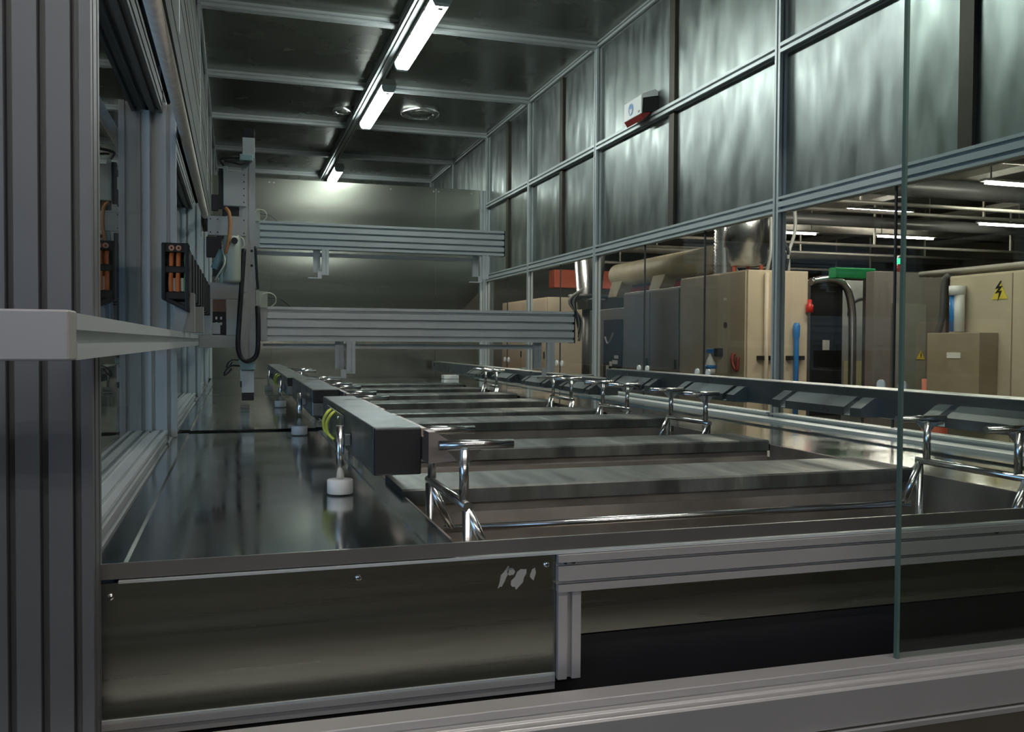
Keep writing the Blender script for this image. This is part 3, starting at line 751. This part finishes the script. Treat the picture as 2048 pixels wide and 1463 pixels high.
# ---------------------------------------------------------------- things in the hall behind the cell windows
def cabinet(name, x0, x1, y0, y1, h, m, label, cat='cabinet', doors_y=(), base=True):
    t = thing(name, label, cat, ((x0+x1)/2, (y0+y1)/2, 0))
    Bx(x0, x1, y0, y1, 0.06, h).build('body', m, t, 0.006)
    Bx(x0+0.03, x1-0.03, y0+0.03, y1-0.03, 0.0, 0.0595).build('plinth', DGREYC, t)
    for a, b in doors_y:
        d = Bx(x0-0.018, x0-0.0005, a+0.004, b-0.004, 0.10, h-0.02).build('door', m, t, 0.003)
        Bx(x0-0.034, x0-0.0185, a+0.03, a+0.055, h*0.52, h*0.52+0.10).build('door_handle', BLACK, d, 0.003)
    return t
ca = cabinet('electric_cabinet', 4.50, 5.14, 7.26, 8.56, 1.905, CREAM, 'cream electric cabinet with cleaning tools clipped to its narrow side', doors_y=())
Bx(4.482, 4.4995, 7.28, 8.54, 0.10, 1.89).build('door', CREAMD, ca, 0.003)
MB().cyl((4.478, 7.62, 1.40), (4.4815, 7.62, 1.40), 0.03, n=16).build('door_lock', BLACK, ca)
Bx(4.478, 4.4815, 7.60, 7.66, 1.64, 1.66).build('name_plate', PAPER, ca)
for x in (4.62, 4.73, 4.80, 4.93, 5.05): Bx(x-0.025, x+0.025, 7.20, 7.2595, 1.075, 1.115).build('tool_clip', BLACK, ca, 0.004)
wp = thing('white_pole', 'white broom pole clipped upright on the cream cabinet', 'pole', (4.675, 7.22, 0.25))
MB().cyl((4.675, 7.225, 0.30), (4.675, 7.225, 1.88), 0.022, n=14).build('handle', mat('ivory_plastic', (0.66, 0.58, 0.45), 0.4), wp)
Bx(4.62, 4.73, 7.19, 7.25, 0.02, 0.31).build('broom_head', WHITEP, wp)
bp = thing('blue_broom', 'bright blue broom handle clipped upright on the cream cabinet', 'broom', (4.99, 7.2, 0.25))
MB().tube([(4.99, 7.215, 0.30), (4.99, 7.215, 1.22), (4.99, 7.215, 1.31), (4.99, 7.215, 1.33), (4.99, 7.215, 1.40), (4.99, 7.215, 1.42)], 0.024, 14).build('handle', BLUE, bp)
MB().lathe([(0.024, 0), (0.030, 0.02), (0.033, 0.12), (0.026, 0.145), (0.0001, 0.15)], (4.99, 7.215, 1.27), n=16).build('grip', BLUE, bp)
Bx(4.92, 5.06, 7.18, 7.25, 0.02, 0.31).build('broom_head', BLUE, bp)
tag(MB().lathe([(0.0001, 0), (0.035, 0), (0.035, 0.07), (0.02, 0.08), (0.02, 0.12), (0.0001, 0.12)], (5.13, 7.22, 1.52), n=16).build('red_beacon', REDP), 'small red beacon on the corner of the cream cabinet', 'beacon')
sb = thing('spray_bottle', 'white spray bottle with a blue trigger hung on the beige cabinet door', 'bottle', (4.45, 7.9, 0.93))
MB().lathe([(0.0001, 0), (0.045, 0), (0.05, 0.03), (0.05, 0.10), (0.03, 0.15), (0.016, 0.18), (0.016, 0.21), (0.0001, 0.21)], (4.430, 7.80, 0.93), n=20).build('flask', WHITEP, sb)
MB().lathe([(0.051, 0.05), (0.0515, 0.05), (0.0515, 0.085), (0.051, 0.085)], (4.430, 7.80, 0.93), n=20).build('blue_band', BLUE, sb)
Bx(4.41, 4.45, 7.72, 7.86, 1.130, 1.175).build('trigger', BLUE, sb, 0.006)
Bx(4.415, 4.48, 7.655, 7.72, 1.10, 1.18).build('holder', BLACK, sb, 0.004)
tag(MB().tube(spline([(4.462, 7.42, 1.13), (4.44, 7.42, 1.10), (4.44, 7.40, 1.02), (4.455, 7.36, 0.98), (4.462, 7.36, 1.10)]), 0.018, 10).build('work_glove', DRED), 'dark red glove hooked on the beige cabinet door', 'glove')

cabinet('machine_cabinet', 4.52, 5.3, 8.60, 10.05, 1.83, GREYC, 'dull grey machine cabinet next to the cream cabinet', doors_y=((8.62, 9.30), (9.32, 10.03)))
mc = thing('control_machine', 'dark open machine housing with white paper labels on its door', 'machine', (5.0, 10.7, 0))
Bx(4.58, 5.3, 10.15, 11.30, 0, 1.66).build('housing', GREYC, mc, 0.006)
Bx(4.562, 4.5795, 10.22, 10.78, 0.2, 1.52).build('dark_door', BLACK, mc)
for y, z, w, h in ((10.30, 1.03, 0.12, 0.04), (10.32, 0.96, 0.16, 0.05), (10.36, 0.82, 0.14, 0.09), (10.60, 0.80, 0.08, 0.14), (10.50, 0.93, 0.07, 0.06)):
    Bx(4.555, 4.5615, y, y+w, z, z+h).build('paper_label', PAPER, mc)
MB().tube(spline([(4.55, 10.45, 1.35), (4.53, 10.5, 1.25), (4.54, 10.6, 1.22), (4.55, 10.7, 1.3)]), 0.012, 8).build('cable_loop', FIXT, mc)
cc2 = cabinet('electric_cabinet', 4.42, 5.00, 12.56, 14.9, 1.90, mat('light_cream_paint', (0.80, 0.69, 0.52), 0.45, 0.0, 0.05, 3), 'cream electric cabinet farthest down the hall, near the back wall of the cell', doors_y=((12.6, 13.7), (13.72, 14.86)))
# metal hopper, ducts above
hp = thing('extractor', 'shiny metal extractor cylinder with cables above the cream cabinets', 'machine', (4.9, 11.9, 0))
MB().lathe([(0.0001, 0.0), (0.20, 0.0), (0.20, 0.10), (0.26, 0.12), (0.26, 0.16), (0.18, 0.18), (0.24, 0.95), (0.24, 1.2)], (4.85, 12.0, 1.70), n=32).build('hopper', FOIL, hp)
MB().lathe([(0.27, 0), (0.30, 0), (0.30, 0.05), (0.27, 0.05), (0.27, 0)], (4.85, 12.0, 1.86), n=32).build('flange', DGREYC, hp)
for i in range(4):
    MB().tube(spline([(4.62, 11.7-0.02*i, 1.98), (4.50-0.03*i, 11.65, 1.80), (4.55+0.02*i, 11.7, 1.55), (4.60, 11.75, 1.40-0.05*i)]), 0.018, 8).build('cable', FIXT if i % 2 else HOSE, hp)
MB().cyl((4.85, 12.0, 0.0), (4.85, 12.0, 1.6995), 0.10, n=20).build('stand', DGREYC, hp)
dc = thing('air_duct', 'beige horizontal air duct with two sloping branches above the grey cabinet', 'duct', (4.9, 9.6, 2.1))
MB().cyl((5.0, 11.3, 2.14), (5.0, 8.6, 2.14), 0.155, n=28).build('main_tube', DUCTM, dc)
for y in (11.0, 9.75):
    MB().prism([(y-0.12, 2.08), (y+0.25, 2.08), (y+0.40, 1.84), (y+0.12, 1.84)], 'x', 4.88, 5.06).build('branch', DUCTM, dc, 0.01)
tag(Bx(5.17, 5.29, 8.7, 11.4, 1.835, 1.98).build('orange_crossmember', RED), 'orange painted crossmember under the beige air duct', 'beam')
m = MB(); pr = []
for k in range(19): pr += [(0.115, 0.035*k), (0.130, 0.035*k+0.017)]
m.lathe(pr, (4.95, 8.42, 1.908), n=24)
tag(m.build('flexible_duct', FOIL), 'ribbed silver flexible duct rising behind the cream cabinet', 'duct')
ex = thing('steel_vessel', 'polished steel vessel on a dark frame above the cream cabinet', 'vessel', (4.85, 7.9, 1.91))
MB().lathe([(0.0001, 0), (0.17, 0), (0.17, 0.02), (0.20, 0.05), (0.20, 0.16), (0.24, 0.20), (0.24, 0.75), (0.0001, 0.76)], (4.92, 7.95, 2.00), n=32).build('shell', FOIL, ex)
for a in range(3): MB().cyl((4.92+0.15*math.cos(a*2.1+1), 7.95+0.15*math.sin(a*2.1+1), 1.906), (4.92+0.15*math.cos(a*2.1+1), 7.95+0.15*math.sin(a*2.1+1), 2.02), 0.02, n=10).build('leg', RED, ex)
tb = thing('hose_bundle', 'tangle of dark hoses dropping onto the cream cabinet', 'hoses', (5.0, 7.5, 1.9))
random.seed(5)
for i in range(7):
    x = 4.85+0.04*i
    MB().tube(spline([(x, 7.5, 1.915), (x+random.uniform(-.06, .06), 7.46, 2.1), (x+random.uniform(-.08, .08), 7.5, 2.35), (x+random.uniform(-.05, .05), 7.5, 2.8)]), 0.017, 8).build('hose', FIXT if i % 3 == 0 else HOSE, tb)
# farther machines
bm = thing('lathe_machine', 'black glazed machine door in a rounded steel frame', 'machine', (7.4, 10.0, 0))
Bx(7.10, 7.62, 10.0, 10.8, 0, 2.06).build('body', DGREYC, bm, 0.02)
Bx(7.12, 7.60, 9.985, 9.9995, 0.3, 1.98).build('glazed_door', mat('dark_glazing', (0.012, 0.013, 0.016), 0.08), bm, 0.02)
MB().tube(spline([(7.10, 9.97, 2.03), (7.40, 9.96, 2.07), (7.62, 9.96, 1.98), (7.72, 9.96, 1.70), (7.74, 9.96, 1.20), (7.74, 9.96, 0.3)]), 0.05, 12).build('curved_frame', FOIL, bm)
Bx(7.30, 7.40, 9.975, 9.9845, 1.15, 1.28).build('notice', PAPER, bm)
gh = thing('green_hood', 'green painted machine hood above the rounded steel frame', 'hood', (7.8, 9.7, 0))
Bx(7.20, 7.80, 9.60, 9.75, 2.06, 2.19).build('hood_box', GREENB, gh, 0.01)
Bx(7.70, 7.76, 9.66, 9.72, 0, 2.06).build('hood_post', DGREYC, gh)
sc = thing('machine_column', 'pale machine column with an arched window', 'machine', (8.2, 10.4, 0))
Bx(7.90, 8.40, 10.4, 10.9, 0, 2.1).build('body', mat('pale_machine_paint', (0.30, 0.32, 0.31), 0.4), sc, 0.01)
MB().tube(arc((8.24, 10.39, 1.62), 0.24, 180, 90, 10), 0.014, 8).build('arch', DGREYC, sc)
Bx(7.94, 8.30, 10.39, 10.3995, 0.5, 1.0).build('lit_panel', mat('pale_yellow_panel', (0.52, 0.50, 0.30), 0.5), sc)  # plain pale yellow, no emission
ce = cabinet('switch_cabinet', 7.29, 8.35, 9.0, 9.15, 2.10, GREYC, 'tall brown-grey switch cabinet with a yellow warning triangle', doors_y=())
Bx(7.55, 8.02, 8.96, 8.9995, 0.68, 1.72).build('door', mat('grey_green_door', (0.26, 0.26, 0.22), 0.45), ce, 0.004)
tri = MB().prism([(7.88, 1.05), (8.00, 1.05), (7.94, 1.155)], 'y', 8.950, 8.958).build('warning_triangle', YELLOW, ce)
b = MB().prism([(7.943, 1.130), (7.930, 1.095), (7.941, 1.097), (7.935, 1.065), (7.952, 1.102), (7.941, 1.100), (7.950, 1.130)], 'y', 8.946, 8.9495).build('bolt_mark', BLACK, tri)
sl = thing('stack_light', 'signal tower with a green lamp over a red lamp on the switch cabinet', 'signal light', (7.70, 9.1, 2.1))
MB().cyl((7.72, 9.08, 2.101), (7.72, 9.08, 2.20), 0.05, n=18).build('red_lamp', DRED, sl)
MB().cyl((7.72, 9.08, 2.2005), (7.72, 9.08, 2.27), 0.05, n=18).build('green_lamp', GREENL, sl)
MB().lathe([(0.05, 0), (0.03, 0.03), (0.0001, 0.035)], (7.72, 9.08, 2.2705), n=18).build('lamp_cap', DGREYC, sl)
# cream cabinet with the lightning sign
cd = cabinet('electric_cabinet', 5.60, 6.3, 3.6, 6.00, 1.785, mat('warm_beige_paint', (0.50, 0.44, 0.33), 0.45, 0.0, 0.05, 3),
             'beige electric cabinet with a yellow lightning sign and a cup dispenser', doors_y=())
for a, b in ((3.62, 5.355), (5.365, 5.98)):
    Bx(5.582, 5.5995, a, b, 0.10, 1.77).build('door', mat('warm_beige_paint', (0, 0, 0)), cd, 0.003)
tri = MB().prism([(5.40, 1.575), (5.55, 1.575), (5.475, 1.715)], 'x', 5.577, 5.5815).build('warning_triangle', YELLOW, cd)
MB().prism([(5.465, 1.715), (5.515, 1.655), (5.480, 1.660), (5.515, 1.620), (5.475, 1.628), (5.490, 1.560), (5.452, 1.640), (5.480, 1.635), (5.447, 1.675), (5.480, 1.672), (5.455, 1.715)], 'x', 5.573, 5.5765).build('lightning_mark', BLACK, tri)
cu = thing('cup_dispenser', 'blue and white tube dispenser on the beige electric cabinet', 'dispenser', (5.55, 5.86, 1.3))
MB().cyl((5.515, 5.85, 1.33), (5.515, 5.85, 1.62), 0.042, n=22).build('blue_tube', BLUE, cu)
MB().cyl((5.515, 5.805, 1.33), (5.515, 5.805, 1.62), 0.040, n=22).build('white_tube', WHITEP, cu)
MB().cyl((5.515, 5.83, 1.6205), (5.515, 5.83, 1.695), 0.062, n=22).build('cap', WHITEP, cu)
bx = thing('control_box', 'grey-brown control box with a small name plate on the beige electric cabinet', 'box', (5.5, 5.8, 0.6))
Bx(5.40, 5.5815, 5.48, 6.02, 0.66, 1.32).build('case', mat('box_paint', (0.30, 0.26, 0.18), 0.45), bx, 0.005)
Bx(5.394, 5.3995, 5.66, 5.80, 1.12, 1.165).build('name_plate', PAPER, bx)
tag(MB().tube(spline([(5.62, 6.02, 1.80), (5.60, 6.06, 1.74), (5.60, 6.08, 1.45), (5.58, 6.15, 1.20), (5.60, 6.18, 0.95), (5.62, 6.15, 0.60)]), 0.028, 10).build('supply_cable', DGREYC),
    'thick dark supply cable curving down beside the beige electric cabinet', 'cable')
cr = thing('conduit_run', 'bundle of conduits lying along the top of the beige electric cabinet', 'conduit', (5.7, 5.0, 1.79))
for i in range(3): MB().cyl((5.66+0.07*i, 3.7, 1.83), (5.66+0.07*i, 6.4, 1.83), 0.025, n=10).build('conduit', PIPES, cr)
fn = thing('floor_fan', 'round fan housing on top of the beige electric cabinet', 'fan', (6.0, 5.0, 1.86))
MB().lathe([(0.13, -0.06), (0.15, -0.06), (0.15, 0.06), (0.13, 0.06), (0.13, -0.06)], (5.95, 5.15, 2.01), 'y', 28).build('fan_ring', DGREYC, fn)
Bx(6.0, 6.25, 4.75, 5.05, 1.86, 2.12).build('fan_motor', mat('pale_fan', (0.55, 0.52, 0.47), 0.5), fn, 0.02)
tag(Bx(3.6, 4.0, 15.4, 15.6, 0, 2.2).build('red_locker', RED, None, 0.01), 'red locker far down the hall behind the cell corner post', 'locker')
tag(Bx(5.4, 6.6, 15.0, 15.3, 2.20, 2.52).build('red_wall_panel', RED, None, 0.01), 'wide red panel at the end of the hall beyond the farthest cream cabinet', 'panel')
rc = thing('red_drum', 'red drum standing on the hall floor beside the beige electric cabinet', 'drum', (5.75, 6.4, 0))
MB().lathe([(0.0001, 0), (0.16, 0), (0.17, 0.02), (0.16, 0.3), (0.17, 0.32), (0.16, 0.34), (0.16, 0.92), (0.0001, 0.93)], (5.95, 6.45, 0), n=28).build('shell', RED, rc)

# hall ceiling: pipes, trays, tube lights and added fill lights
random.seed(11)
rows = [(3.05, 6.0), (3.12, 7.2), (3.0, 8.4), (3.2, 9.4), (2.95, 10.7), (3.1, 12.2), (3.2, 13.6), (2.9, 14.6), (3.05, 16.0)]
for i, (z, y) in enumerate(rows):
    tag(MB().cyl((2.9, y, z), (13.8, y, z), 0.05+0.03*(i % 3), n=12).build('ceiling_pipe', PIPES if i % 2 else DGREYC),
        'dark service pipe across the hall ceiling, %s from the front' % ORD[i], 'pipe', 'service pipes under the hall ceiling')
for i, x in enumerate((6.2, 8.6, 11.0)):
    m = Bx(x, x+0.30, 3.0, 17.8, 3.28, 3.30); m.box(x, x+0.02, 3.0, 17.8, 3.30, 3.36).box(x+0.28, x+0.30, 3.0, 17.8, 3.30, 3.36)
    tag(m.build('cable_tray', PIPES), 'metal cable tray along the hall ceiling, %s out from the cell' % ORD[i], 'tray', 'cable trays under the hall ceiling')
def hall_light(x0, x1, y, z, label, axis='x', tm=None):
    t = thing('tube_light', label, 'light', ((x0+x1)/2 if axis == 'x' else y, y if axis == 'x' else (x0+x1)/2, z), 'tube lights hanging in the hall')
    def B(a, b, c, d, e, f):
        return Bx(a, b, y+c, y+d, e, f) if axis == 'x' else Bx(y+c, y+d, a, b, e, f)
    B(x0, x1, -0.045, 0.045, z+0.02, z+0.045).build('housing', FIXT, t)
    B(x0+0.03, x1-0.03, -0.014, 0.014, z-0.008, z+0.0195).build('tube', tm or HALLT, t)
    for x in (x0+0.1, x1-0.1): B(x-0.006, x+0.006, -0.006, 0.006, z+0.0455, HZ).build('suspension_rod', PIPES, t)
hall_light(7.40, 8.60, 7.5, 2.90, 'suspended tube light above the beige electric cabinet, closest to the cell windows')
hall_light(7.30, 8.30, 9.55, 2.90, 'suspended tube light above the switch cabinet and green hood')
hall_light(9.50, 10.60, 11.7, 2.90, 'suspended tube light beyond the stack light')
hall_light(7.75, 8.50, 11.8, 2.90, 'suspended tube light above the lathe machine, next to the cell post')
hall_light(9.84, 10.66, 10.05, 2.90, 'suspended tube light above the fan on the beige cabinet')
hall_light(3.0, 4.2, 11.5, 2.95, 'suspended tube light in the aisle by the control machine with paper labels')  # unseen lamp added to brighten the farthest cream cabinet
hall_light(3.2, 4.4, 13.6, 2.95, 'suspended tube light over the farthest cream cabinet')  # unseen lamp added for light on the far cabinet's long side
hall_light(-0.4, 1.8, 0.70, 2.95, 'suspended tube light over the aisle before the front sill', tm=FRONT_FILL)  # added above the view to light the sill, post and cross bar
hall_light(3.0, 6.0, 3.4, 2.95, 'suspended tube light along the aisle outside the cell windows', 'y')  # added out of view to light the cabinets behind the windows
hall_light(4.3, 5.5, 6.25, 2.95, 'suspended tube light across the aisle in front of the cream cabinet')  # added out of view to brighten the cream cabinet's narrow side
hall_light(1.4, 3.8, -2.9, 3.0, 'suspended tube light over the aisle before the sliding glass', tm=BEHIND_FILL)  # fill lamp added behind the camera for the robot arms
hall_light(-1.4, 1.0, -2.9, 3.0, 'suspended tube light by the hall wall behind the aisle', tm=BEHIND_FILL)  # fill lamp added behind the camera for the masts
hall_light(-1.4, 1.0, -3.4, 3.0, 'suspended tube light against the hall wall behind the aisle', tm=BEHIND_FILL)  # another fill lamp added behind the camera
hall_light(5.0, 6.1, 9.4, 2.95, 'suspended tube light just beyond the grey machine cabinet')  # unseen lamp added to lift the dim far hall
for i, (z, y) in enumerate(((2.72, 8.0), (2.80, 9.0), (2.66, 11.0), (2.74, 12.8), (2.60, 14.2), (2.70, 15.2))):
    t = thing('ceiling_conduit', 'thin pale conduit hung low across the hall, %s from the front' % ORD[i], 'conduit', (8, y, z), 'thin conduits under the hall ceiling')
    MB().cyl((5.6, y, z), (13.8, y, z), 0.022, n=10).build('tube', PIPES, t)
    for x in (6.3, 8.9, 11.4): Bx(x-0.012, x+0.012, y-0.012, y+0.012, z+0.021, HZ).build('hanger_rod', PIPES, t)
# machine behind the viewer, mirrored in the front glass
om = thing('press_machine', 'orange and grey press standing across the aisle from the front sill', 'machine', (5.6, -2.6, 0))
Bx(4.7, 6.7, -3.2, -2.4, 0, 0.85).build('base', GREYC, om, 0.02)
Bx(5.0, 6.4, -3.1, -2.5, 0.8505, 1.40).build('head', RED, om, 0.03)
